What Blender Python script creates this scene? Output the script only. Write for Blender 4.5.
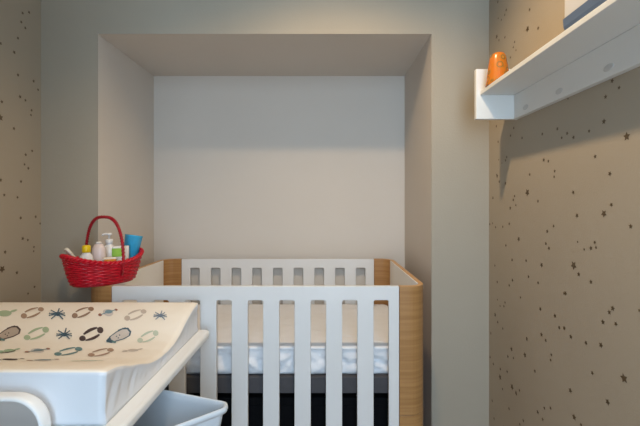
import bpy, bmesh, math, random
from mathutils import Vector, Matrix, noise
PI = math.pi
for o in list(bpy.data.objects):
    bpy.data.objects.remove(o, do_unlink=True)
C = bpy.context.scene.collection
scene = bpy.context.scene
R = math.radians

# ------------------------------------------------------------------ camera
cam_d = bpy.data.cameras.new('camera')
cam = bpy.data.objects.new('camera', cam_d); C.objects.link(cam)
cam.location = (0, 0, 1.2); cam.rotation_euler = (PI/2, 0, 0)
cam_d.sensor_width = 36; cam_d.lens = 395/640*36
cam_d.shift_x = -3/640; cam_d.shift_y = -9/640
cam_d.clip_start = .02
scene.camera = cam

# ------------------------------------------------------------------ daylight outside the window behind the camera
w = bpy.data.worlds.new('world'); scene.world = w; w.use_nodes = True
bg = w.node_tree.nodes['Background']
bg.inputs[0].default_value = (.60, .80, 1.0, 1); bg.inputs[1].default_value = 7.5
WX0, WX1, WZ0, WZ1, WY = -.30, .62, .45, 2.42, -1.1     # window opening in the rear wall
pl = bpy.data.lights.new('window_portal', 'AREA'); pl.shape = 'RECTANGLE'
pl.size = WX1-WX0; pl.size_y = WZ1-WZ0; pl.cycles.is_portal = True
po = bpy.data.objects.new('window_portal', pl); C.objects.link(po)
po.location = ((WX0+WX1)/2, WY-.16, (WZ0+WZ1)/2); po.rotation_euler = (PI/2, 0, 0)

LAMP = (.06, 1.0, 2.42); LAMP_W = 41; LAMP_COL = (1.0, .72, .42)

vs = scene.view_settings
scene.display_settings.display_device = 'sRGB'
vs.view_transform = 'Standard'; vs.look = 'None'; vs.gamma = 1; vs.use_curve_mapping = False
vs.exposure = 0.42

# ------------------------------------------------------------------ materials
def mat(name, col, rough=.5, spec=.5, var=0, vscale=8, bump=0, bscale=200, coat=0, trans=0, ior=1.45, sheen=0, metal=0, stretch=None, col2=None):
    m = bpy.data.materials.new(name); m.use_nodes = True
    nt = m.node_tree; N = nt.nodes; L = nt.links
    b = N['Principled BSDF']
    b.inputs['Base Color'].default_value = (*col, 1)
    b.inputs['Roughness'].default_value = rough
    b.inputs['Specular IOR Level'].default_value = spec
    b.inputs['Coat Weight'].default_value = coat
    b.inputs['Transmission Weight'].default_value = trans
    b.inputs['IOR'].default_value = ior
    b.inputs['Sheen Weight'].default_value = sheen
    b.inputs['Metallic'].default_value = metal
    tc = N.new('ShaderNodeTexCoord')
    mp = N.new('ShaderNodeMapping'); L.new(tc.outputs['Object'], mp.inputs[0])
    if stretch: mp.inputs['Scale'].default_value = stretch
    nz = N.new('ShaderNodeTexNoise'); nz.inputs['Scale'].default_value = vscale; nz.inputs['Detail'].default_value = 5
    L.new(mp.outputs[0], nz.inputs[0])
    cr = N.new('ShaderNodeValToRGB')
    c2 = col2 if col2 else tuple(c*(1-var) for c in col)
    cr.color_ramp.elements[0].color = (*c2, 1); cr.color_ramp.elements[1].color = (*col, 1)
    cr.color_ramp.elements[0].position = .35; cr.color_ramp.elements[1].position = .65
    L.new(nz.outputs[0], cr.inputs[0]); L.new(cr.outputs[0], b.inputs['Base Color'])
    if bump:
        n2 = N.new('ShaderNodeTexNoise'); n2.inputs['Scale'].default_value = bscale; n2.inputs['Detail'].default_value = 3
        L.new(mp.outputs[0], n2.inputs[0])
        bp = N.new('ShaderNodeBump'); bp.inputs['Strength'].default_value = bump; bp.inputs['Distance'].default_value = .002
        L.new(n2.outputs[0], bp.inputs['Height']); L.new(bp.outputs[0], b.inputs['Normal'])
    return m

M_NICHE = mat('niche_paint', (.615, .565, .51), .7, .3, .02, 3, .2, 160)
M_WALL = mat('grey_paint', (.39, .35, .285), .75, .3, .03, 3, .25, 160)
M_PAPER = mat('beige_wallpaper', (.405, .35, .275), .8, .2, .03, 3, .2, 220)
M_STAR = mat('bronze_star', (.115, .075, .036), .5, .5, .15, 30)
M_CEIL = mat('ceiling_paint', (.84, .85, .85), .8, .2, .02, 3)
M_FLOOR = mat('oak_floor', (.56, .42, .29), .45, .4, .35, 6, .1, 60, stretch=(1, 9, 1))
M_FRAME = mat('white_frame', (.75, .76, .76), .4, .5, .02, 5)
M_GLASS = mat('window_glass', (1, 1, 1), .0, .5, 0, trans=1, ior=1.01)
M_CRIB = mat('white_lacquer', (.73, .735, .74), .33, .45, .02, 5, .05, 80)
M_LINER = mat('white_laminate', (.84, .82, .78), .4, .4, .02, 5)
M_WOOD = mat('oak_plywood', (.42, .225, .085), .42, .45, 0, 3.5, .1, 60, stretch=(1, 1, 26), col2=(.335, .168, .058))
M_WEDGE = mat('plywood_edge', (.60, .36, .17), .5, .4, .1, 30)
M_SHEET = mat('cotton_sheet', (.80, .81, .84), .9, .1, .03, 20, .3, 500, sheen=.2)
M_BASE = mat('bed_base_fabric', (.075, .073, .08), .8, .2, .1, 40)
M_BROWN = mat('dark_wood', (.13, .065, .04), .6, .3, .3, 20)
M_UNDERSHADE = mat('underbed_shade_black', (.006, .006, .007), .9, .1, .2, 40)  # near-black that puts the shade below the bed base into colour
M_SHELF = mat('shelf_white', (.76, .76, .74), .45, .4, .02, 5, .05, 80)
M_CAP = mat('cap_grey', (.60, .60, .59), .4, .4, .02, 30)
M_MAT = mat('printed_vinyl', (.92, .86, .77), .42, .4, .02, 6, .1, 60)
M_MATSIDE = mat('white_vinyl', (.74, .76, .80), .45, .4, .02, 6, .1, 60)
M_TRAY = mat('white_plastic', (.84, .85, .85), .3, .5, .01, 5)
M_TUB = mat('tub_plastic', (.66, .72, .79), .3, .5, .01, 5)
M_RED = mat('red_wicker', (.60, .004, .022), .38, .4, .3, 60, .2, 300, coat=.15)
M_REDD = mat('red_wicker_dark', (.42, .004, .016), .4, .4, .3, 60, coat=.15)
M_WPLAST = mat('bottle_white', (.80, .78, .77), .3, .5, .02, 10)
M_PINKISH = mat('bottle_pale_pink', (.72, .60, .57), .3, .5, .04, 10)
M_YEL = mat('yellow_cap', (.80, .56, .01), .35, .5, .05, 20)
M_GREEN = mat('label_green', (.33, .60, .06), .4, .4, .1, 60)
M_ORANGE = mat('label_orange', (.85, .33, .03), .4, .4, .2, 120)
M_BLUEC = mat('blue_plastic', (.06, .50, .85), .2, .5, .1, 40, trans=.15)
M_PAPERW = mat('packet_cream', (.76, .70, .60), .6, .3, .08, 60)
M_SLATE = mat('slate_blue', (.115, .165, .26), .45, .4, .05, 10)
M_BOXW = mat('box_offwhite', (.62, .61, .60), .5, .4, .02, 10)
PR = {'green': (.42, .53, .36), 'green2': (.34, .47, .32), 'brown': (.42, .29, .21), 'brown2': (.34, .235, .17), 'navy': (.07, .135, .19), 'navy2': (.20, .26, .34),
      'blue': (.22, .36, .44), 'blue2': (.20, .29, .33), 'pale': (.58, .50, .44), 'tan': (.50, .42, .36), 'dark': (.085, .06, .06), 'mint': (.56, .64, .54),
      'teal': (.13, .27, .29), 'skin': (.66, .62, .60), 'rust': (.34, .15, .10)}
PM = {k: mat('print_'+k, v, .45, .4, .06, 60) for k, v in PR.items()}

def cup_mat():
    m = mat('orange_flower_print', (.62, .17, .012), .25, .5, .3, 40, coat=.4)
    nt = m.node_tree; N = nt.nodes; L = nt.links; b = N['Principled BSDF']
    tc = N.new('ShaderNodeTexCoord')
    v = N.new('ShaderNodeTexVoronoi'); v.inputs['Scale'].default_value = 42
    L.new(tc.outputs['Object'], v.inputs['Vector'])
    r = N.new('ShaderNodeValToRGB'); e = r.color_ramp.elements
    e[0].position = 0; e[0].color = (.12, .10, .05, 1); e[1].position = .8; e[1].color = (.56, .15, .01, 1)
    for p, c in ((.10, (.60, .34, .05, 1)), (.22, (.62, .11, .008, 1)), (.32, (.50, .20, .02, 1)), (.42, (.16, .11, .03, 1)), (.54, (.52, .16, .008, 1))):
        x = e.new(p); x.color = c
    L.new(v.outputs['Distance'], r.inputs[0]); L.new(r.outputs[0], b.inputs['Base Color'])
    return m
M_CUP = cup_mat()

# ------------------------------------------------------------------ helpers
def link_mesh(name, bm, mats, parent=None, smooth=False, bevel=0, seg=2):
    me = bpy.data.meshes.new(name)
    bmesh.ops.recalc_face_normals(bm, faces=bm.faces[:])
    bm.to_mesh(me); bm.free()
    for m in (mats if isinstance(mats, (list, tuple)) else [mats]): me.materials.append(m)
    if smooth:
        for p in me.polygons: p.use_smooth = True
    o = bpy.data.objects.new(name, me); C.objects.link(o)
    if parent: o.parent = parent
    if bevel:
        md = o.modifiers.new('bevel', 'BEVEL'); md.width = bevel; md.segments = seg; md.limit_method = 'ANGLE'; md.angle_limit = R(35)
        md.harden_normals = False
    return o
def thing(name, label, cat, loc, rotz=0, group=None):
    o = bpy.data.objects.new(name, None); C.objects.link(o); o.empty_display_size = .05
    o.location = loc; o.rotation_euler = (0, 0, rotz); o['label'] = label; o['category'] = cat
    if group: o['group'] = group
    return o
def tag(o, label, cat, group=None):
    o['label'] = label; o['category'] = cat
    if group: o['group'] = group
    return o
def struct(name, bm, m, bevel=0, label=None):
    o = link_mesh(name, bm, m, None, False, bevel); o['kind'] = 'structure'
    return o
def box(bm, x0, x1, y0, y1, z0, z1, mi=0):
    v = [bm.verts.new(p) for p in ((x0,y0,z0),(x1,y0,z0),(x1,y1,z0),(x0,y1,z0),(x0,y0,z1),(x1,y0,z1),(x1,y1,z1),(x0,y1,z1))]
    for f in ((0,3,2,1),(4,5,6,7),(0,1,5,4),(1,2,6,5),(2,3,7,6),(3,0,4,7)):
        bm.faces.new([v[i] for i in f]).material_index = mi
def bxs(*L):
    bm = bmesh.new()
    for b in L: box(bm, *b)
    return bm
def tube(bm, pts, r, n=6, closed=False, cap=True, up=Vector((0, 0, 1)), mi=0):
    P = [Vector(p) for p in pts]; k = len(P); rings = []
    for i, p in enumerate(P):
        a = P[(i-1) % k] if (closed or i > 0) else P[0]
        b = P[(i+1) % k] if (closed or i < k-1) else P[-1]
        t = (b-a).normalized(); u = up if abs(t.dot(up)) < .97 else Vector((1, 0, 0))
        s = t.cross(u).normalized(); q = s.cross(t)
        rr = r[i] if isinstance(r, (list, tuple)) else r
        rings.append([bm.verts.new(p+(s*math.cos(2*PI*j/n)+q*math.sin(2*PI*j/n))*rr) for j in range(n)])
    for i in range(k if closed else k-1):
        A, B = rings[i], rings[(i+1) % k]
        for j in range(n):
            bm.faces.new((A[j], A[(j+1) % n], B[(j+1) % n], B[j])).material_index = mi
    if cap and not closed:
        bm.faces.new(rings[0][::-1]).material_index = mi; bm.faces.new(rings[-1]).material_index = mi
def loft(bm, loops, close=True, cap0=True, cap1=True, mi=0):
    V = [[bm.verts.new(p) for p in L] for L in loops]; n = len(loops[0])
    for A, B in zip(V, V[1:]):
        for j in range(n if close else n-1):
            bm.faces.new((A[j], A[(j+1) % n], B[(j+1) % n], B[j])).material_index = mi
    if cap0: bm.faces.new(V[0][::-1]).material_index = mi
    if cap1: bm.faces.new(V[-1]).material_index = mi
    return V
def lathe(bm, prof, n=28, sx=1, sy=1, mi=0, cap0=True, cap1=True, M=None):
    M = M or Matrix.Identity(4)
    loft(bm, [[M @ Vector((r*sx*math.cos(2*PI*j/n), r*sy*math.sin(2*PI*j/n), z)) for j in range(n)] for r, z in prof], True, cap0, cap1, mi)
def round_poly(pts, rad, seg=6):
    out = []; n = len(pts)
    for i in range(n):
        p = Vector(pts[i]); a = (Vector(pts[i-1])-p); b = (Vector(pts[(i+1) % n])-p)
        r = rad[i] if isinstance(rad, (list, tuple)) else rad
        if r < 1e-6: out.append(tuple(p)); continue
        ang = a.angle(b); d = r/math.tan(ang/2)
        A = p+a.normalized()*d; B = p+b.normalized()*d
        c = p+(a.normalized()+b.normalized()).normalized()*(r/math.sin(ang/2))
        a0 = math.atan2(A.y-c.y, A.x-c.x); a1 = math.atan2(B.y-c.y, B.x-c.x)
        da = (a1-a0+PI) % (2*PI)-PI
        for k in range(seg+1):
            t = a0+da*k/seg; out.append((c.x+r*math.cos(t), c.y+r*math.sin(t)))
    return out
def rrect(x0, x1, y0, y1, r, seg=6):
    return round_poly([(x0, y0), (x1, y0), (x1, y1), (x0, y1)], r, seg)
def slab(bm, poly, z0, z1, mi=0):
    loft(bm, [[Vector((x, y, z0)) for x, y in poly], [Vector((x, y, z1)) for x, y in poly]], mi=mi)
def plate(name, outer, holes, thick, bev, m, parent, M):
    """flat plate with holes cut through it, built in the x-z plane (thickness along y)"""
    cu = bpy.data.curves.new('tmp', 'CURVE'); cu.dimensions = '2D'; cu.fill_mode = 'BOTH'
    cu.extrude = thick/2-bev; cu.bevel_depth = bev; cu.bevel_resolution = 2; cu.offset = -bev
    for poly in [outer]+holes:
        s = cu.splines.new('POLY'); s.points.add(len(poly)-1); s.use_cyclic_u = True
        for p, (x, z) in zip(s.points, poly): p.co = (x, z, 0, 1)
    t = bpy.data.objects.new('tmp', cu); C.objects.link(t)
    dg = bpy.context.evaluated_depsgraph_get()
    me = bpy.data.meshes.new_from_object(t.evaluated_get(dg)); me.name = name
    bpy.data.objects.remove(t, do_unlink=True)
    me.transform(M @ Matrix.Rotation(PI/2, 4, 'X'))
    me.materials.clear(); me.materials.append(m)
    o = bpy.data.objects.new(name, me); C.objects.link(o); o.parent = parent
    return o

# ------------------------------------------------------------------ the room
XL, XR, YF, YB, H = -1.192, .702, 1.67, WY, 2.52
NX0, NX1, NZ, NY = -.951, .459, 1.919, 2.22          # niche
T = .12
struct('floor', bxs((XL-T, XR+T, YB-T, NY+T, -.1, 0)), M_FLOOR)
struct('ceiling', bxs((XL-T, XR+T, YB-T, YF+.6+T, H, H+.1)), M_CEIL)
bm = bmesh.new()                                     # front wall with the niche recessed in it
box(bm, XL, NX0, YF, NY+T, 0, H); box(bm, NX1, XR, YF, NY+T, 0, H); box(bm, NX0, NX1, YF, NY+T, NZ, H)
box(bm, NX0, NX1, NY, NY+T, 0, NZ)
for f in bm.faces:                                   # the recess is painted in a lighter tone
    c = f.calc_center_median()
    if YF+.01 < c.y < NY+.01 and (abs(c.x-NX0) < .001 or abs(c.x-NX1) < .001 or abs(c.z-NZ) < .001 or (abs(c.y-NY) < .001 and NX0 < c.x < NX1)): f.material_index = 1
struct('wall_front', bm, [M_WALL, M_NICHE])
bm = bmesh.new()                                     # rear wall with the window opening
box(bm, XL, WX0, YB-T, YB, 0, H); box(bm, XL, -.40, YB, -.06, 0, H); box(bm, WX1, XR, YB-T, YB, 0, H)  # middle box: unseen pier, added to keep daylight off the left side
box(bm, WX0, WX1, YB-T, YB, 0, WZ0); box(bm, WX0, WX1, YB-T, YB, WZ1, H)
struct('wall_rear', bm, M_WALL)
STARS = [(1.5849,2.0117,0.0079),
  (1.5119,1.9431,0.007),
  (1.5248,1.9304,0.0059),
  (1.5811,1.9433,0.0049),
  (1.5536,1.9243,0.0054),
  (1.5236,1.8429,0.0065),
  (1.5952,1.8759,0.0104),
  (1.5748,1.8533,0.0061),
  (1.4463,1.7933,0.0061),
  (1.456,1.778,0.0056),
  (1.4358,1.7593,0.005),
  (1.4789,1.7486,0.0057),
  (1.3418,1.8605,0.0067),
  (1.3548,1.8007,0.0115),
  (1.2883,1.7735,0.0069),
  (1.1952,1.6979,0.0055),
  (1.5978,1.5144,0.0068),
  (1.4527,1.4797,0.0062),
  (1.4778,1.456,0.0068),
  (1.3921,1.4328,0.0064),
  (1.5823,1.4493,0.0067),
  (1.2635,1.4239,0.0063),
  (1.1823,1.4251,0.0064),
  (1.1607,1.3945,0.0054),
  (1.5084,1.3796,0.0064),
  (1.5177,1.3677,0.0064),
  (1.5773,1.3765,0.0043),
  (1.5487,1.3606,0.0042),
  (1.5952,1.3183,0.0061),
  (1.2554,1.3401,0.0077),
  (1.2296,1.3332,0.0062),
  (1.1959,1.2997,0.006),
  (1.3409,1.3004,0.0067),
  (1.5913,1.3131,0.0092),
  (1.5722,1.2894,0.0079),
  (1.5189,1.2793,0.0076),
  (1.6308,1.2252,0.0082),
  (1.4463,1.2291,0.0061),
  (1.456,1.2153,0.0067),
  (1.48,1.1849,0.0085),
  (1.4368,1.1956,0.0055),
  (1.3557,1.2393,0.0146),
  (1.2891,1.2094,0.0065),
  (1.6611,1.1149,0.007),
  (1.6349,1.1204,0.0057),
  (1.6056,1.1058,0.0068),
  (1.5415,1.1112,0.0065),
  (1.4879,1.1254,0.0074),
  (1.1989,1.2827,0.0055),
  (1.2018,1.1329,0.006),
  (1.2357,1.1145,0.0071),
  (1.2435,1.0754,0.0067),
  (1.2265,1.0626,0.0071),
  (1.4162,1.0742,0.0104),
  (1.5154,1.0411,0.007),
  (1.4657,0.9925,0.0073),
  (1.3642,1.0044,0.0068),
  (1.6122,0.9487,0.0068),
  (1.2676,1.0043,0.0093),
  (1.3483,0.9519,0.0067),
  (1.59,0.8859,0.0073),
  (1.4625,0.9178,0.0079),
  (1.2883,0.9432,0.0064),
  (1.4879,0.8936,0.0069),
  (1.403,0.868,0.0059),
  (1.5224,0.8202,0.0064),
  (1.5319,0.8037,0.0065),
  (1.5647,0.7963,0.0054),
  (1.5887,0.815,0.0049),
  (1.6095,0.7486,0.0099),
  (1.5862,0.7257,0.0073),
  (1.5415,0.7143,0.0065),
  (1.6514,0.6597,0.0076),
  (1.2749,0.861,0.0079),
  (1.1945,0.862,0.0074),
  (1.1731,0.8329,0.0068),
  (1.1492,0.8388,0.0071),
  (1.2684,0.7805,0.0083),
  (1.3595,0.7378,0.0068),
  (1.1498,0.9398,0.0053),
  (1.2443,0.7705,0.0067),
  (1.3595,0.7336,0.0068),
  (1.4701,0.66,0.0102),
  (1.4992,0.6215,0.0075),
  (1.4549,0.6329,0.0062),
  (1.3727,0.6752,0.0106),
  (1.6911,0.5475,0.0072),
  (1.6583,0.5572,0.0077),
  (1.6268,0.541,0.0075),
  (1.5623,0.5471,0.0072),
  (1.5049,0.5614,0.0075),
  (1.2136,0.7369,0.0061),
  (1.2174,0.719,0.0056),
  (1.308,0.6468,0.0071),
  (1.5439,0.4766,0.0065),
  (1.4358,0.5149,0.0077),
  (1.4348,0.5111,0.0088),
  (1.6373,0.3845,0.0071),
  (1.4894,0.4284,0.0075),
  (1.6197,0.32,0.007),
  (1.3831,0.4412,0.0075),
  (1.2518,0.5532,0.0063),
  (1.2179,0.5707,0.0066),
  (1.2616,0.5121,0.0068),
  (0.9582,1.4986,0.0063),
  (0.9359,1.4756,0.0054),
  (0.9806,1.4661,0.0064),
  (0.9865,1.4061,0.008),
  (1.0413,1.3923,0.0056),
  (1.131,1.5016,0.0039),
  (1.1349,1.4029,0.0061),
  (1.161,1.3952,0.0049),
  (1.1062,1.3867,0.0068),
  (0.9124,1.356,0.0109),
  (1.0181,1.3225,0.0063),
  (0.9662,1.2742,0.0067),
  (1.1075,1.2327,0.0068),
  (1.0909,1.1677,0.0076),
  (0.9865,1.176,0.0103),
  (0.961,1.1983,0.0059),
  (0.9007,1.1489,0.0062),
  (1.0885,1.0956,0.0042),
  (1.0197,1.1011,0.0055),
  (1.0609,1.0783,0.0045),
  (1.0342,1.0844,0.0068),
  (1.015,1.0883,0.0051),
  (1.1056,1.0283,0.0136),
  (1.0837,1.0073,0.0071),
  (1.0342,0.9962,0.0068),
  (1.1428,0.9418,0.0079),
  (0.9563,0.9473,0.0077),
  (0.9681,0.9349,0.0067),
  (0.99,0.9042,0.0076),
  (0.9462,0.9132,0.0062),
  (1.1482,0.8397,0.0066),
  (1.1182,0.824,0.0078),
  (1.0535,0.8296,0.0069),
  (0.997,0.8438,0.0081),
  (0.8759,0.9639,0.0044),
  (1.0289,0.7597,0.0065),
  (0.9209,0.7938,0.0121),
  (1.1202,0.671,0.0088),
  (0.9734,0.7121,0.0086),
  (1.1035,0.6046,0.0097)]
LEFTSTARS = [(1.567,1.9575,0.0073),
  (1.6014,1.977,0.0075),
  (1.5597,1.9188,0.0068),
  (1.5812,1.9047,0.0069),
  (1.5429,1.8478,0.0072),
  (1.4604,1.7936,0.0068),
  (1.5242,1.7855,0.0081),
  (1.5434,1.7041,0.0078),
  (1.6266,1.7058,0.0076),
  (1.6517,1.6779,0.0071),
  (1.5539,1.6219,0.0085),
  (1.5816,1.6152,0.0068),
  (1.4657,1.5794,0.0074),
  (1.459,1.519,0.0137),
  (1.6151,1.5831,0.0069),
  (1.6118,1.5632,0.0063),
  (1.5229,1.491,0.0077),
  (1.6183,1.4176,0.007),
  (1.5831,1.3976,0.0074),
  (1.5769,1.358,0.0062),
  (1.5973,1.3446,0.0075),
  (1.4604,1.2898,0.0069),
  (1.4604,1.2876,0.0069),
  (1.5585,1.2889,0.0073),
  (1.4765,1.2336,0.0069),
  (1.5405,1.2259,0.0066),
  (1.557,1.145,0.0079),
  (1.6382,1.1471,0.0077),
  (1.6637,1.1177,0.0059),
  (1.5676,1.063,0.0086),
  (1.5942,1.0547,0.0069),
  (1.6282,1.0225,0.0064),
  (1.6266,1.0057,0.0057),
  (1.4806,1.0199,0.0081),
  (1.4671,0.9581,0.0149),
  (1.5375,0.9328,0.0084),
  (1.6315,0.8581,0.007),
  (1.5957,0.8383,0.0062)]
def star_faces(bm, x, L, nx, seed):
    rnd = random.Random(seed)
    for y, z, r in L:
        a0 = rnd.uniform(0, 2*PI/5); e = .0006*nx
        top = []; bot = []
        for k in range(10):
            rr = r if k % 2 == 0 else r*.5
            a = a0+k*PI/5
            top.append(bm.verts.new((x+e, y+rr*math.cos(a), z+rr*math.sin(a))))
        c = bm.verts.new((x+e*1.4, y, z))
        for k in range(10):
            f = bm.faces.new((c, top[k], top[(k+1) % 10])); f.material_index = 1
def extra(L, y0, y1, n, seed, z0=.05, z1=2.45):      # the same wallpaper carried on beyond the frame
    rnd = random.Random(seed); out = []
    while len(out) < n:
        y, z = rnd.uniform(y0, y1), rnd.uniform(z0, z1)
        out.append((y, z, rnd.choice((.0065, .0065, .0065, .008, .013))))
    return out
bm = bxs((XR, XR+T, YB-T, NY+T, 0, H)); star_faces(bm, XR, STARS+extra(STARS, -1.0, .84, 150, 5)+extra(STARS, .9, 1.6, 24, 8, .05, .6), -1, 1)
struct('wall_right', bm, [M_PAPER, M_STAR])
bm = bxs((XL-T, XL, YB-T, NY+T, 0, H)); star_faces(bm, XL, LEFTSTARS+extra(LEFTSTARS, -1.0, 1.43, 130, 6)+extra(LEFTSTARS, 1.45, 1.62, 10, 9, .05, .8), 1, 2)
struct('wall_left', bm, [M_PAPER, M_STAR])
# window behind the camera
wf = link_mesh('window_1', bxs((WX0, WX0+.05, YB-.09, YB-.03, WZ0, WZ1), (WX1-.05, WX1, YB-.09, YB-.03, WZ0, WZ1), (WX0+.05, WX1-.05, YB-.09, YB-.03, WZ0, WZ0+.05),
               (WX0+.05, WX1-.05, YB-.09, YB-.03, WZ1-.05, WZ1)), M_FRAME)
wf['kind'] = 'structure'

# ------------------------------------------------------------------ ceiling lamp above the cot
t = thing('ceiling_lamp', 'small round ceiling lamp with a bare warm bulb', 'lamp', (LAMP[0], LAMP[1], H))
bm = bmesh.new(); lathe(bm, [(.05, 0), (.05, -.02), (.02, -.035), (.015, -.05)], 24)
link_mesh('ceiling_rose', bm, M_FRAME, t, True)
ld = bpy.data.lights.new('bulb_light', 'SPOT'); ld.spot_size = R(134); ld.spot_blend = .7; ld.energy = LAMP_W; ld.color = LAMP_COL; ld.shadow_soft_size = .028
lo = bpy.data.objects.new('bulb_light', ld); C.objects.link(lo); lo.location = LAMP

# ------------------------------------------------------------------ cot in the niche
CX0, CX1, CY0, CY1, CT = -.885, .385, 1.46, 2.20, .896
CXM = (CX0+CX1)/2
cot = thing('cot', 'white slatted baby cot with curved oak corners standing in the wall niche', 'cot', (CXM, (CY0+CY1)/2, 0))
ox, oy = CXM, (CY0+CY1)/2
hw, hd, rc, th = (CX1-CX0)/2, (CY1-CY0)/2, .065, .018
flat = .102-rc
def u_loop(s, off):
    """plan of a bent end: from the front flat round both corners to the rear flat; off = inset"""
    pts = []; r = rc-off
    pts.append((s*(hw-rc-flat), -hd+off))
    for k in range(9):
        a = k/8*PI/2
        pts.append((s*(hw-rc+r*math.sin(a)), -hd+rc-r*math.cos(a)))
    for k in range(9):
        a = k/8*PI/2
        pts.append((s*(hw-rc+r*math.cos(a)), hd-rc+r*math.sin(a)))
    pts.append((s*(hw-rc-flat), hd-off))
    return pts
def bent(s, z0, z1):
    bm = bmesh.new(); a = u_loop(s, 0); b = u_loop(s, th)
    poly = a+b[::-1]
    e = .002
    n = len(a)
    lo_ = [bm.verts.new((x, y, z0)) for x, y in poly]; hi = [bm.verts.new((x, y, z1)) for x, y in poly]
    m = len(poly)
    for j in range(m): bm.faces.new((lo_[j], lo_[(j+1) % m], hi[(j+1) % m], hi[j]))
    for j in range(n-1):
        f = bm.faces.new((hi[j], hi[j+1], hi[m-2-j], hi[m-1-j])); f.material_index = 1
        bm.faces.new((lo_[j], lo_[m-1-j], lo_[m-2-j], lo_[j+1]))
    return bm
for s in (-1, 1):
    e = link_mesh('bent_end', bent(s, .418, CT), [M_WOOD, M_WEDGE], cot, False, .0015)
    l = link_mesh('leg_end', bent(s, 0, .416), [M_WOOD, M_WEDGE], cot, False, .0015)
    bm = bmesh.new(); box(bm, min(s*(hw-th-.005), s*(hw-th)), max(s*(hw-th-.005), s*(hw-th)), -hd+rc, hd-rc, .42, CT-.0015)
    lin = link_mesh('end_liner', bm, M_LINER, e); lin['label'] = 'cream white inner face of the cot end'
pw = hw-rc-flat-.0015
def slots(pitch, w, z0, z1):
    return [rrect((i-4)*pitch-w/2, (i-4)*pitch+w/2, z0, z1, .007, 3) for i in range(9)]
for nm, yy, pit, w_, ztop in (('front_rail', -hd+th/2, .1163, .0562, CT-.052), ('rear_rail', hd-th/2, .1145, .0525, CT-.049)):
    plate(nm, rrect(-pw, pw, .20, CT, .003, 2), slots(pit, w_, .27, ztop), th, .002, M_CRIB, cot, Matrix.Translation((0, yy, 0)))
# bed base hung between the ends
bb = link_mesh('bed_base', bxs((-hw+th+.006, hw-th-.006, -hd+th+.012, hd-th-.012, .485, .548)), M_BASE, cot, False, .004)
for q in (hw-th-.09, -hw+th+.0065): link_mesh('base_bracket', bxs((q, q+.0835, -hd+th+.004, -hd+th+.0115, .485, .540)), M_BROWN, cot, False, .001)
# mattress with fitted sheet
mt = thing('cot_mattress', 'cot mattress in a wrinkled white fitted sheet lying inside the slatted cot', 'mattress', (ox, oy, .549))
MX, MY, MZ = hw-th-.012, hd-th-.024, .106
def sheet():
    bm = bmesh.new(); nx, ny = 150, 60
    def side(u, v):
        return None
    per = rrect(-MX, MX, -MY, MY, .03, 5)
    # resample the outline evenly
    P = [Vector((*p, 0)) for p in per]; L = [0]
    for i in range(len(P)): L.append(L[-1]+(P[(i+1) % len(P)]-P[i]).length)
    N = 420; ring = []
    for k in range(N):
        s = L[-1]*k/N
        i = max(j for j in range(len(P)) if L[j] <= s+1e-9); f = (s-L[i])/max(1e-9, L[i+1]-L[i])
        ring.append(P[i].lerp(P[(i+1) % len(P)], f))
    cen = Vector((0, 0, 0)); loops = []
    for row in range(15):
        t = row/10
        lp = []
        for k, p in enumerate(ring):
            s = L[-1]*k/N
            nrm = Vector((p.x if abs(p.x) > MX-.03 else 0, p.y if abs(p.y) > MY-.03 else 0, 0)); nrm.normalize()
            if row <= 10:
                z = .002+t*(MZ-.014)
                wr = noise.noise(Vector((s*11, t*1.3+s*7, 1)))*.022+noise.noise(Vector((s*26-t*3, t*2.2, 4)))*.012
                wr += .016*(.5-abs(noise.noise(Vector((s*15+t*2.5, t*1.5-s*4, 7)))*2))+.008*(.5-abs(noise.noise(Vector((s*30-t*4, t*3, 3)))*2))
                wr *= math.sin(min(1, t*1.15)*PI)**.5 if 0 < t < 1 else .25
                q = p-nrm*(.010-wr*.8)
            else:
                c = (row-10)/4*PI/2
                z = MZ-.012+.012*math.sin(c); q = p-nrm*(.004+.012*(1-math.cos(c)))
                z += noise.noise(Vector((s*18, 0, 9)))*.0015
            lp.append(Vector((q.x, q.y, z)))
        loops.append(lp)
    for f_ in (.97, .9, .7, .4, .1):
        lp = []
        for q in loops[14]:
            p = Vector((q.x*f_, q.y*f_, 0)); lp.append(Vector((p.x, p.y, MZ+noise.noise(Vector((p.x*9, p.y*9, 2)))*.0025)))
        loops.append(lp)
    loft(bm, loops)
    return bm
link_mesh('fitted_sheet', sheet(), M_SHEET, mt, True)
# black block added to stand in for the deep shade under the cot
sb = thing('underbed_shade_block', 'added black block standing in for the deep shade under the cot', 'box', (ox, oy-.02, 0))
bm = bmesh.new(); slab(bm, rrect(-.575, .575, -.28, .28, .02), 0, .42); link_mesh('box_body', bm, M_UNDERSHADE, sb, False, .004)
bm = bmesh.new(); slab(bm, rrect(-.58, .58, -.285, .285, .022), .4205, .452); link_mesh('box_lid', bm, M_UNDERSHADE, sb, False, .005)

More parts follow.
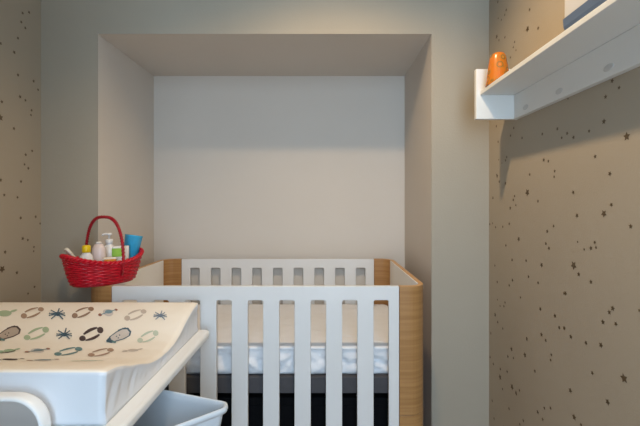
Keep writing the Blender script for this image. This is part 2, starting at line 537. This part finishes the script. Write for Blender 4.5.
# ------------------------------------------------------------------ shelf on the right wall
SY0, SY1 = .315, 1.433
sh = thing('wall_shelf', 'white wall shelf with a rear rail and square end panels on the starry wall', 'shelf', (XR, (SY0+SY1)/2, 1.5045))
sy = (SY1-SY0)/2
def sbx(x0, x1, y0, y1, z0, z1): return bxs((x0-XR, x1-XR, y0, y1, z0-1.5045, z1-1.5045))
link_mesh('shelf_board', sbx(.563, XR, -sy+.0182, sy-.0182, 1.590, 1.6045), M_SHELF, sh, False, .0015)
rl = link_mesh('rear_rail', sbx(.684, XR, -sy+.0182, sy-.0182, 1.5045, 1.5898), M_SHELF, sh, False, .0015)
for s in (-1, 1):
    y0, y1 = (sy-.018, sy) if s > 0 else (-sy, -sy+.018)
    link_mesh('end_panel', sbx(.549, XR, y0, y1, 1.5045, 1.684), M_SHELF, sh, False, .0015)
for yy in (.756, .9457, 1.145, 1.3336):
    bm = bmesh.new(); lp = []
    for dx, f in ((0, 1), (-.0006, 1), (-.0010, .85)):
        lp.append([Vector((.684-XR+dx, yy-(SY0+SY1)/2+.017*f*math.cos(a*PI/10), 1.527-1.5045+.0085*f*math.sin(a*PI/10))) for a in range(20)])
    loft(bm, lp); link_mesh('screw_cover', bm, M_CAP, rl, True)

# patterned cup turned upside down at the far end of the shelf
bm = bmesh.new()
lathe(bm, [(.040, 0), (.041, .002), (.0385, .015), (.034, .05), (.029, .085), (.026, .100), (.022, .108), (.014, .1125), (.004, .1135)], 36)
cup = link_mesh('patterned_cup', bm, M_CUP, None, True); cup.location = (.600, 1.355, 1.6048)
tag(cup, 'orange flower patterned cup standing upside down at the far end of the white shelf', 'cup')

# pale box with slate blue base on the shelf
bx = thing('storage_box', 'off-white box with a slate blue base on the near part of the wall shelf', 'box', (.629, .722, 1.6048))
bm = bmesh.new()
o0 = rrect(-.058, .058, -.225, .225, .012)
loft(bm, [[Vector((x*.86, y*.965, 0)) for x, y in o0], [Vector((x*.95, y*.985, .004)) for x, y in o0], [Vector((x, y, .015)) for x, y in o0], [Vector((x*1.02, y*1.005, .034)) for x, y in o0]])
link_mesh('blue_base', bm, M_SLATE, bx, False, .001)
bm = bmesh.new(); slab(bm, [(x*.97, y*.99) for x, y in o0], .0342, .19); link_mesh('box_body', bm, M_BOXW, bx, False, .002)
bm = bmesh.new(); slab(bm, [(x*1.0, y*1.0) for x, y in o0], .1902, .205); link_mesh('box_lid', bm, M_BOXW, bx, False, .002)

# ------------------------------------------------------------------ changing table
TZ = .757
ct = thing('changing_table', 'white plastic changing table with a moulded front panel and a rounded tray top', 'changing table', (-.80, 1.08, 0))
def cx(L): return [(x+.80, y-1.08) for x, y in L]
tray = cx(rrect(-1.186, -.397, .775, 1.400, .024, 6))
bm = bmesh.new(); slab(bm, tray, TZ-.026, TZ)
link_mesh('tray', bm, M_TRAY, ct, False, .009, 4)
bm = bmesh.new(); slab(bm, cx(rrect(-1.17, -.47, .82, 1.36, .02)), TZ-.075, TZ-.0265); link_mesh('under_frame', bm, M_TRAY, ct, False, .004)
for lx, ly in ((-1.14, .85), (-1.14, 1.33), (-.56, .85), (-.56, 1.33)):
    bm = bmesh.new(); slab(bm, cx(rrect(lx-.02, lx+.02, ly-.02, ly+.02, .006)), 0, TZ-.0755); link_mesh('leg', bm, M_TRAY, ct)
bm = bmesh.new(); slab(bm, cx(rrect(-1.10, -.53, .875, 1.305, .02)), .435, .455); link_mesh('lower_shelf', bm, M_TRAY, ct, False, .003)
# moulded front panel: raised rounded rim around a recessed field
def frontloop(x0, x1, z0, z1, r, y): return [Vector((x+.80, y-1.08, z)) for x, z in rrect(x0, x1, z0, z1, r, 10)]
bm = bmesh.new(); A = (-1.165, -.527, .40, .836)
def ins(d, y): return frontloop(A[0]+d, A[1]-d, A[2]+d, A[3]-d, .062-d, y)
loft(bm, [ins(.001, .768), ins(0, .764), ins(0, .749), ins(.002, .744), ins(.006, .742), ins(.008, .743), ins(.0095, .747), ins(.010, .758)])
fp = link_mesh('front_panel', bm, M_TRAY, ct, True)
for q in (-1.0, -.70): link_mesh('panel_bracket', bxs((q+.80, q+.84, .7685-1.08, .7745-1.08, .70, .752)), M_TRAY, ct)
bm = bxs((-.5385+.8, -.5265+.8, 1.325-1.08, 1.345-1.08, .645, .68)); link_mesh('tub_bracket', bm, M_BROWN, ct, False, .002)

# ------------------------------------------------------------------ printed changing mat
PROF = [(0.79,0.867),(0.825,0.862),(0.87,0.848),(0.893,0.837),(0.94,0.8234),(0.987,0.805),(1.04,0.7945),(1.11,0.7915),(1.16,0.796),(1.2,0.807),(1.239,0.824),(1.297,0.8445),(1.34,0.855),(1.376,0.859)]
PROF[-1] = (1.362, PROF[-1][1]-.0)
def hz(y):
    pts = PROF
    if y <= pts[0][0]: return pts[0][1]
    for (a, b), (c, d) in zip(pts, pts[1:]):
        if y <= c: return b+(d-b)*(y-a)/(c-a)
    return pts[-1][1]
MATX0, MATX1, MATY0, MATY1, MZ0 = -1.184, -.434, .790, 1.376, TZ+.0006
def hs(y):
    return sum(hz(y+d)*w_ for d, w_ in ((-.016, 1), (-.008, 2), (0, 3), (.008, 2), (.016, 1)))/9
def mat_mesh():
    bm = bmesh.new(); nx, ny = 40, 96; G = []
    for j in range(ny+1):
        y = MATY0+(MATY1-MATY0)*j/ny; row = []
        ed = min(y-MATY0, MATY1-y)
        for i in range(nx+1):
            x = MATX0+(MATX1-MATX0)*i/nx
            z = hs(y)
            z += noise.noise(Vector((x*5, y*5, 0)))*.0012*min(1, ed/.04)
            e2 = min(ed, MATX1-x, x-MATX0)
            z -= .0035*max(0, 1-e2/.006)**2
            row.append(bm.verts.new((x, y, z)))
        G.append(row)
    for j in range(ny):
        for i in range(nx): bm.faces.new((G[j][i], G[j][i+1], G[j+1][i+1], G[j+1][i]))
    # sides: columns from the top edge down to the tray
    loop = [G[0][i] for i in range(nx+1)]+[G[j][nx] for j in range(1, ny+1)]+[G[ny][i] for i in range(nx-1, -1, -1)]+[G[j][0] for j in range(ny-1, 0, -1)]
    K = 12; prev = loop; n = len(loop)
    for r in range(1, K+1):
        cur = []
        for v in loop:
            x, y, zt = v.co; t = r/K; z = zt+(MZ0-zt)*t
            dx = dy = 0
            f = math.sin(t*PI)
            if abs(x-MATX1) < 1e-5:      # right end: slanting folds in the vinyl
                dx = -.0035*f+f*.0045*noise.noise(Vector(((y-z*.55)*42, z*5, 3)))
                if r == K: dx = -.001
            if abs(y-MATY0) < 1e-5: dy = .0008*f*noise.noise(Vector((x*6, z*14, 7)))
            cur.append(bm.verts.new((x+dx, y+dy, z)))
        for k in range(n):
            f_ = bm.faces.new((prev[k], cur[k], cur[(k+1) % n], prev[(k+1) % n])); f_.material_index = 1
        prev = cur
    bm.faces.new(prev[::-1])
    return bm
MOTIFS = [('fish','green',-1.0428,1.2913,0.0424,0.0,-0.0271,0.0335),
  ('pin','brown',-0.9539,1.2971,0.0377,0.0,-0.0252,0.0343),
  ('splat','navy',-0.866,1.2884,0.0325,0.0,-0.0222,0.033),
  ('pin','brown2',-0.7881,1.2971,0.036,0.0,-0.0208,0.0343),
  ('candy','blue',-0.7042,1.2938,0.0327,0.0,-0.0169,0.031),
  ('pin','pale',-0.6089,1.2827,0.0357,0.0,-0.0152,0.0321),
  ('splat','navy2',-0.5262,1.2791,0.0259,0.0,-0.0107,0.0261),
  ('hog','tan',-0.954,1.1963,0.0395,0.0,-0.0286,0.0359),
  ('pin','green',-0.8679,1.1966,0.038,0.0,-0.0228,0.0314),
  ('splat','navy',-0.7804,1.1925,0.0287,0.0,-0.0179,0.0273),
  ('pin','dark',-0.6984,1.1916,0.0363,0.0,-0.0202,0.0344),
  ('hog','blue',-0.6123,1.1856,0.0376,0.0,-0.0197,0.0382),
  ('pin','mint',-0.5237,1.1821,0.0315,0.0,-0.014,0.0315),
  ('fish','green2',-0.8729,1.0981,0.0306,0.0,-0.0212,0.0267),
  ('candy','blue2',-0.7937,1.0981,0.0362,0.0,-0.0193,0.0267),
  ('pin','teal',-0.7024,1.0902,0.0387,0.0,-0.0223,0.0346),
  ('pin','brown',-0.6088,1.0832,0.0357,0.0,-0.0199,0.0354),
  ('fish','pale',-0.5318,1.1026,0.028,0.0,-0.0092,0.019),
  ('candy','dark',-0.8075,1.0191,0.0387,0.0,-0.0136,0.0171),
  ('candy','blue2',-0.7168,1.0112,0.0435,0.0,-0.0129,0.0182),
  ('fish','mint',-0.5979,1.0008,0.0405,0.0,-0.0061,0.0102)]
mats_m = [M_MAT, M_MATSIDE]+[PM[k] for k in PR]
PI_ = {k: i+2 for i, k in enumerate(PR)}
def motif(bm, kind, col, X, Y, ax, ay, bx_, by):
    lvl = [0]
    def put(poly, c):
        lvl[0] += 1
        # fan from the centre so the print follows the curved vinyl
        dense = []
        for i in range(len(poly)):
            a, b = poly[i], poly[(i+1) % len(poly)]; dense += [a, ((a[0]+b[0])/2, (a[1]+b[1])/2)]
        def w(p, q):
            x = X+ax*p+bx_*q; y = Y+ay*p+by*q
            y = min(max(y, MATY0+.004), MATY1-.006); return (x, y, hs(y)+noise.noise(Vector((x*5, y*5, 0)))*.0012*min(1, min(y-MATY0, MATY1-y)/.04)+.0007+.0002*lvl[0])
        n = len(dense); cxx = sum(p[0] for p in dense)/n; cyy = sum(p[1] for p in dense)/n
        rings = []
        for f in (1, .66, .33): rings.append([bm.verts.new(w(cxx+(p[0]-cxx)*f, cyy+(p[1]-cyy)*f)) for p in dense])
        c0 = bm.verts.new(w(cxx, cyy))
        for A_, B_ in zip(rings, rings[1:]):
            for i in range(n): bm.faces.new((A_[i], A_[(i+1) % n], B_[(i+1) % n], B_[i])).material_index = PI_[c]
        for i in range(n): bm.faces.new((rings[2][i], rings[2][(i+1) % n], c0)).material_index = PI_[c]
    def ell(p, q, a, b, c, rot=0, n=12):
        put([(p+a*math.cos(t)*math.cos(rot)-b*math.sin(t)*math.sin(rot), q+a*math.cos(t)*math.sin(rot)+b*math.sin(t)*math.cos(rot)) for t in [2*PI*k/n for k in range(n)]], c)
    def bar(p0, q0, p1, q1, wd, c, seg=4, bow=(0, 0)):
        dx, dy = p1-p0, q1-q0; L = math.hypot(dx, dy); nx_, ny_ = -dy/L*wd, dx/L*wd
        U = []; D = []
        for k in range(seg+1):
            t = k/seg; s = math.sin(t*PI)
            x, y = p0+dx*t+bow[0]*s, q0+dy*t+bow[1]*s; g = .55+.45*s
            U.append((x+nx_*g, y+ny_*g)); D.append((x-nx_*g, y-ny_*g))
        for k in range(seg): put([U[k], U[k+1], D[k+1], D[k]], c); lvl[0] -= 1
    if kind == 'pin':
        ell(-.74, -.55, .27, .40, col); ell(.74, .55, .27, .40, col)
        bar(-.66, .0, .5, .86, .13 if col != 'dark' else .17, col, 5, (-.04, .12)); bar(-.5, -.86, .66, .0, .13 if col != 'dark' else .17, col, 5, (.04, -.12))
    elif kind == 'splat':
        ell(0, 0, .26, .34, col)
        for a in (10, 48, 80, 135, 175, 200, 235, 300, 335):
            l_ = .85+.15*math.sin(a*3); bar(0, 0, math.cos(R(a))*l_, math.sin(R(a))*l_*.95, .08, col, 3)
            ell(math.cos(R(a))*l_, math.sin(R(a))*l_*.95, .07, .11, col, 0, 6)
    elif kind == 'candy':
        ell(.0, .0, .50, .68, 'skin' if col != 'dark' else 'dark', .35); ell(.08, .15, .40, .36, col, .4)
        ell(-.78, -.42, .20, .24, 'rust' if col != 'dark' else 'dark', .3, 8); ell(.82, .48, .16, .22, 'rust' if col != 'dark' else 'dark', .3, 8)
        bar(-.7, -.4, .75, .45, .09, col, 4)
    elif kind == 'fish':
        ell(.05, 0, .55, .50, col, .35); bar(-.5, -.3, -1, -.75, .2, col, 3); bar(-.4, -.1, -1, -.1, .14, col, 3); bar(.5, .2, 1.0, .62, .16, col, 3)
        if col == 'green2': bar(-.9, -.75, .6, .1, .10, 'dark', 4, (0, -.25))
    elif kind == 'hog':
        ol = 'navy' if col == 'blue' else 'dark'
        dr = [(-.95, -.80), (-.78, -.10), (-.25, .50), (.30, .92), (.75, .95), (1.0, .55), (.90, .05), (.40, -.40), (-.15, -.68), (-.60, -.95)]
        put(dr, ol); put([(.1+(x_-.1)*.84, .05+(y_-.05)*.80) for x_, y_ in dr], 'tan' if col == 'tan' else 'skin')
        ell(-.68, -.55, .24, .30, ol, .5); ell(-.42, -.34, .24, .30, 'skin' if col == 'blue' else 'tan', .5, 8)
        put([(-1, -.55), (-.6, -.45), (-.95, -.95)], ol); bar(-.55, -.7, -.25, -.95, .12, 'teal', 3); bar(-.1, .62, .55, .93, .05, ol, 3)
        for a, b in ((-.2, -.1), (-.05, -.3), (.05, .05)): ell(a, b, .06, .08, ol, 0, 6)
bm = mat_mesh()
bmesh.ops.recalc_face_normals(bm, faces=bm.faces[:])
for m_ in MOTIFS: motif(bm, *m_)

mat_o = link_mesh('changing_mat', bm, mats_m, None, True)
tag(mat_o, 'contoured cream changing mat printed with safety pins and hedgehogs on the changing table', 'changing mat')
for p in mat_o.data.polygons:
    if p.normal.z < .3 and p.material_index == 0: p.use_smooth = False

# ------------------------------------------------------------------ plastic tub on the lower shelf
tub = thing('plastic_tub', 'pale blue white plastic tub with a rolled rim beneath the changing tray', 'tub', (-.45, 1.02, .4556))
TP = [(-.226, 1.030), (-.62, 1.170), (-.60, .93), (-.42, .862)]
def tl(sc, z, r=.024):
    cxx = sum(p[0] for p in TP)/4; cyy = sum(p[1] for p in TP)/4
    q = [(cxx+(x-cxx)*sc, cyy+(y-cyy)*sc) for x, y in TP]
    return [Vector((x+.45, y-1.02, z)) for x, y in round_poly(q, r*sc, 7)]
ZR = .68-.4556
bm = bmesh.new()
loft(bm, [tl(.74, 0), tl(.78, .006), tl(.955, ZR-.022), tl(.965, ZR-.016), tl(1.0, ZR-.016), tl(1.012, ZR-.009), tl(1.005, ZR-.001), tl(.985, ZR), tl(.965, ZR-.004), tl(.945, ZR-.02), tl(.77, .014), tl(.73, .006)])
link_mesh('tub_body', bm, M_TUB, tub, True)

# ------------------------------------------------------------------ red wicker basket on the cot corner
BX, BY, BZ, BR = -.848, 1.530, CT+.0005, R(52)
bk = thing('wicker_basket', 'red woven wicker basket with a hoop handle perched on the cot corner', 'basket', (BX, BY, BZ), BR)
bh = .078
def bw(a, t, off=0):
    ax_, ay_ = .110+(.138-.110)*t**.9+off, .076+(.108-.076)*t**.9+off
    return Vector((ax_*math.cos(a), ay_*math.sin(a), .006+bh*t+.028*t*t*math.cos(a)**2))
bm = bmesh.new(); NS = 26; ROWS = 13
for r_ in range(ROWS):
    t0 = (r_+.5)/ROWS; pts = []
    for k in range(NS*8):
        a = 2*PI*k/(NS*8)
        pts.append(bw(a, t0, .0022*math.sin(a*NS/2*1.0+(PI if r_ % 2 else 0))))
    tube(bm, pts, .0041, 6, True)
for k in range(NS):
    a = 2*PI*(k+.5)/NS
    tube(bm, [bw(a, q/5) for q in range(6)], .0023, 5)
lathe(bm, [(1, 0), (1.0, .005), (.9, .007)], 40, .108, .074)
link_mesh('woven_body', bm, M_RED, bk, True)
bm = bmesh.new()
for ph in (0, PI):
    pts = []
    for k in range(240):
        a = 2*PI*k/240; c_ = bw(a, 1.02); w_ = a*26+ph
        n_ = Vector((math.cos(a)/.138, math.sin(a)/.105, 0)).normalized()
        pts.append(c_+n_*(.0042*math.cos(w_))+Vector((0, 0, .0042*math.sin(w_))))
    tube(bm, pts, .0052, 6, True)
link_mesh('braided_rim', bm, M_RED, bk, True)
bm = bmesh.new(); pts = []
HH = 1.150-BZ
for k in range(41):
    a = PI*k/40
    s_ = math.copysign(abs(math.cos(a))**.72, math.cos(a))
    pts.append(Vector((.024*s_, -.106*s_, (.072)+(HH-.072)*abs(math.sin(a))**.80)))
pts = [Vector((.023, -.093, .035))]+pts+[Vector((-.023, .093, .035))]
tube(bm, pts, .0050, 8, up=Vector((1, 0, 0)))
for k in range(1):
    q = []
    for i in range(400):
        f = i/399*(len(pts)-1); j = min(int(f), len(pts)-2); p = pts[j].lerp(pts[j+1], f-j); tt = (pts[j+1]-pts[j]).normalized()
        n1 = Vector((1, 0, 0)); n2 = tt.cross(n1); q.append(p+n1*math.cos(i*.75)*.0052+n2*math.sin(i*.75)*.0052)
    tube(bm, q, .0019, 5, up=Vector((1, 0, 0)))
link_mesh('hoop_handle', bm, M_REDD, bk, True)

FZ = BZ+.0082
def bl(u, v, dz=0): return (BX+u*math.cos(BR)-v*math.sin(BR), BY+u*math.sin(BR)+v*math.cos(BR), FZ+dz)
def bottle(name, label, cat, loc, parts, rot=(0, 0, 0)):
    t_ = thing(name, label, cat, loc); t_.rotation_euler = rot
    for nm, m_, prof, sx_, sy_ in parts:
        b_ = bmesh.new(); lathe(b_, prof, 28, sx_, sy_); link_mesh(nm, b_, m_, t_, True)
    return t_
pb = bottle('pump_bottle', 'white lotion bottle with a pump head, tallest thing in the red basket', 'bottle', bl(.036, .038), [
    ('bottle_body', M_WPLAST, [(.027, 0), (.030, .003), (.031, .02), (.031, .100), (.029, .112), (.021, .126), (.012, .133), (.011, .137)], 1, .8),
    ('pump_collar', M_WPLAST, [(.0125, .1372), (.0135, .139), (.0135, .152), (.011, .155)], 1, 1)], (0, 0, R(15)))
bm = bmesh.new(); lathe(bm, [(.004, .1551), (.004, .170), (.010, .171), (.010, .178), (.006, .180)], 16)
tube(bm, [(0, 0, .1745), (-.012, 0, .1755), (-.022, 0, .174), (-.026, 0, .168)], [.0055, .005, .004, .0035], 8)
link_mesh('pump_head', bm, M_WPLAST, pb, True)
bottle('cream_bottle', 'pale pink rounded bottle between the pump bottle and the yellow capped one', 'bottle', bl(-.024, -.012), [
    ('bottle_body', M_PINKISH, [(.020, 0), (.023, .003), (.024, .03), (.0245, .105), (.022, .128), (.014, .142), (.009, .144)], 1.05, .8),
    ('bottle_cap', M_WPLAST, [(.0095, .1443), (.0095, .150), (.007, .152)], 1, 1)], (0, 0, 0))
bottle('yellow_capped_bottle', 'small white bottle with a bright yellow cap in the red basket', 'bottle', bl(-.070, -.018), [
    ('bottle_body', M_WPLAST, [(.021, 0), (.024, .003), (.0245, .085), (.021, .103), (.013, .113), (.0125, .116)], 1, .8),
    ('yellow_cap', M_YEL, [(.0135, .1162), (.0145, .118), (.0145, .138), (.012, .142), (.006, .143)], 1, 1)], (0, 0, R(20)))
bottle('blue_cup', 'translucent blue plastic beaker at the right end of the red basket', 'cup', bl(.086, .000, .005), [
    ('cup_body', M_BLUEC, [(.022, 0), (.024, .002), (.033, .160), (.0345, .162), (.0335, .165), (.0315, .162), (.0225, .006), (.020, .005)], 1, 1)], (0, R(11), BR))
def packet(name, label, loc, rot, dims, m_, bands):
    t_ = thing(name, label, 'packet', loc); t_.rotation_euler = rot
    a, b, c = dims; bm = bmesh.new()
    lps = []
    for f, s_ in ((0, .5), (.04, .8), (.2, 1), (.8, 1), (.96, .8), (1, .5)):
        lps.append([Vector((x, y*s_, c*f)) for x, y in rrect(-a/2, a/2, -b/2, b/2, min(a, b)*.35, 4)])
    loft(bm, lps); link_mesh('packet_body', bm, m_, t_, True)
    for mm, z0, z1, x0, x1 in bands:
        bm = bmesh.new(); box(bm, x0, x1, -b/2-.0012, -b/2-.0002, z0, z1); link_mesh('printed_label', bm, mm, t_, False, .0003)
    return t_
packet('wipes_packet', 'white packet with a green label leaning behind the basket handle', bl(.044, -.040), (0, 0, R(16)), (.060, .024, .132), M_WPLAST, [(M_GREEN, .092, .124, -.028, .014), (M_WPLAST, .04, .07, -.02, .02)])
packet('ointment_tube', 'low white tube with an orange label at the front of the red basket', bl(-.002, -.056), (0, 0, R(28)), (.048, .020, .094), M_PAPERW, [(M_ORANGE, .066, .088, -.020, .020)])
packet('folded_sachet', 'cream sachet leaning against the left rim of the red basket', bl(-.062, .026, .042), (0, R(-34), BR), (.010, .036, .108), M_PAPERW, [])
packet('tissue_packet', 'white tissue packet beside the cream sachet in the red basket', bl(-.040, .058, .002), (0, R(-4), BR), (.012, .034, .104), M_WPLAST, [])
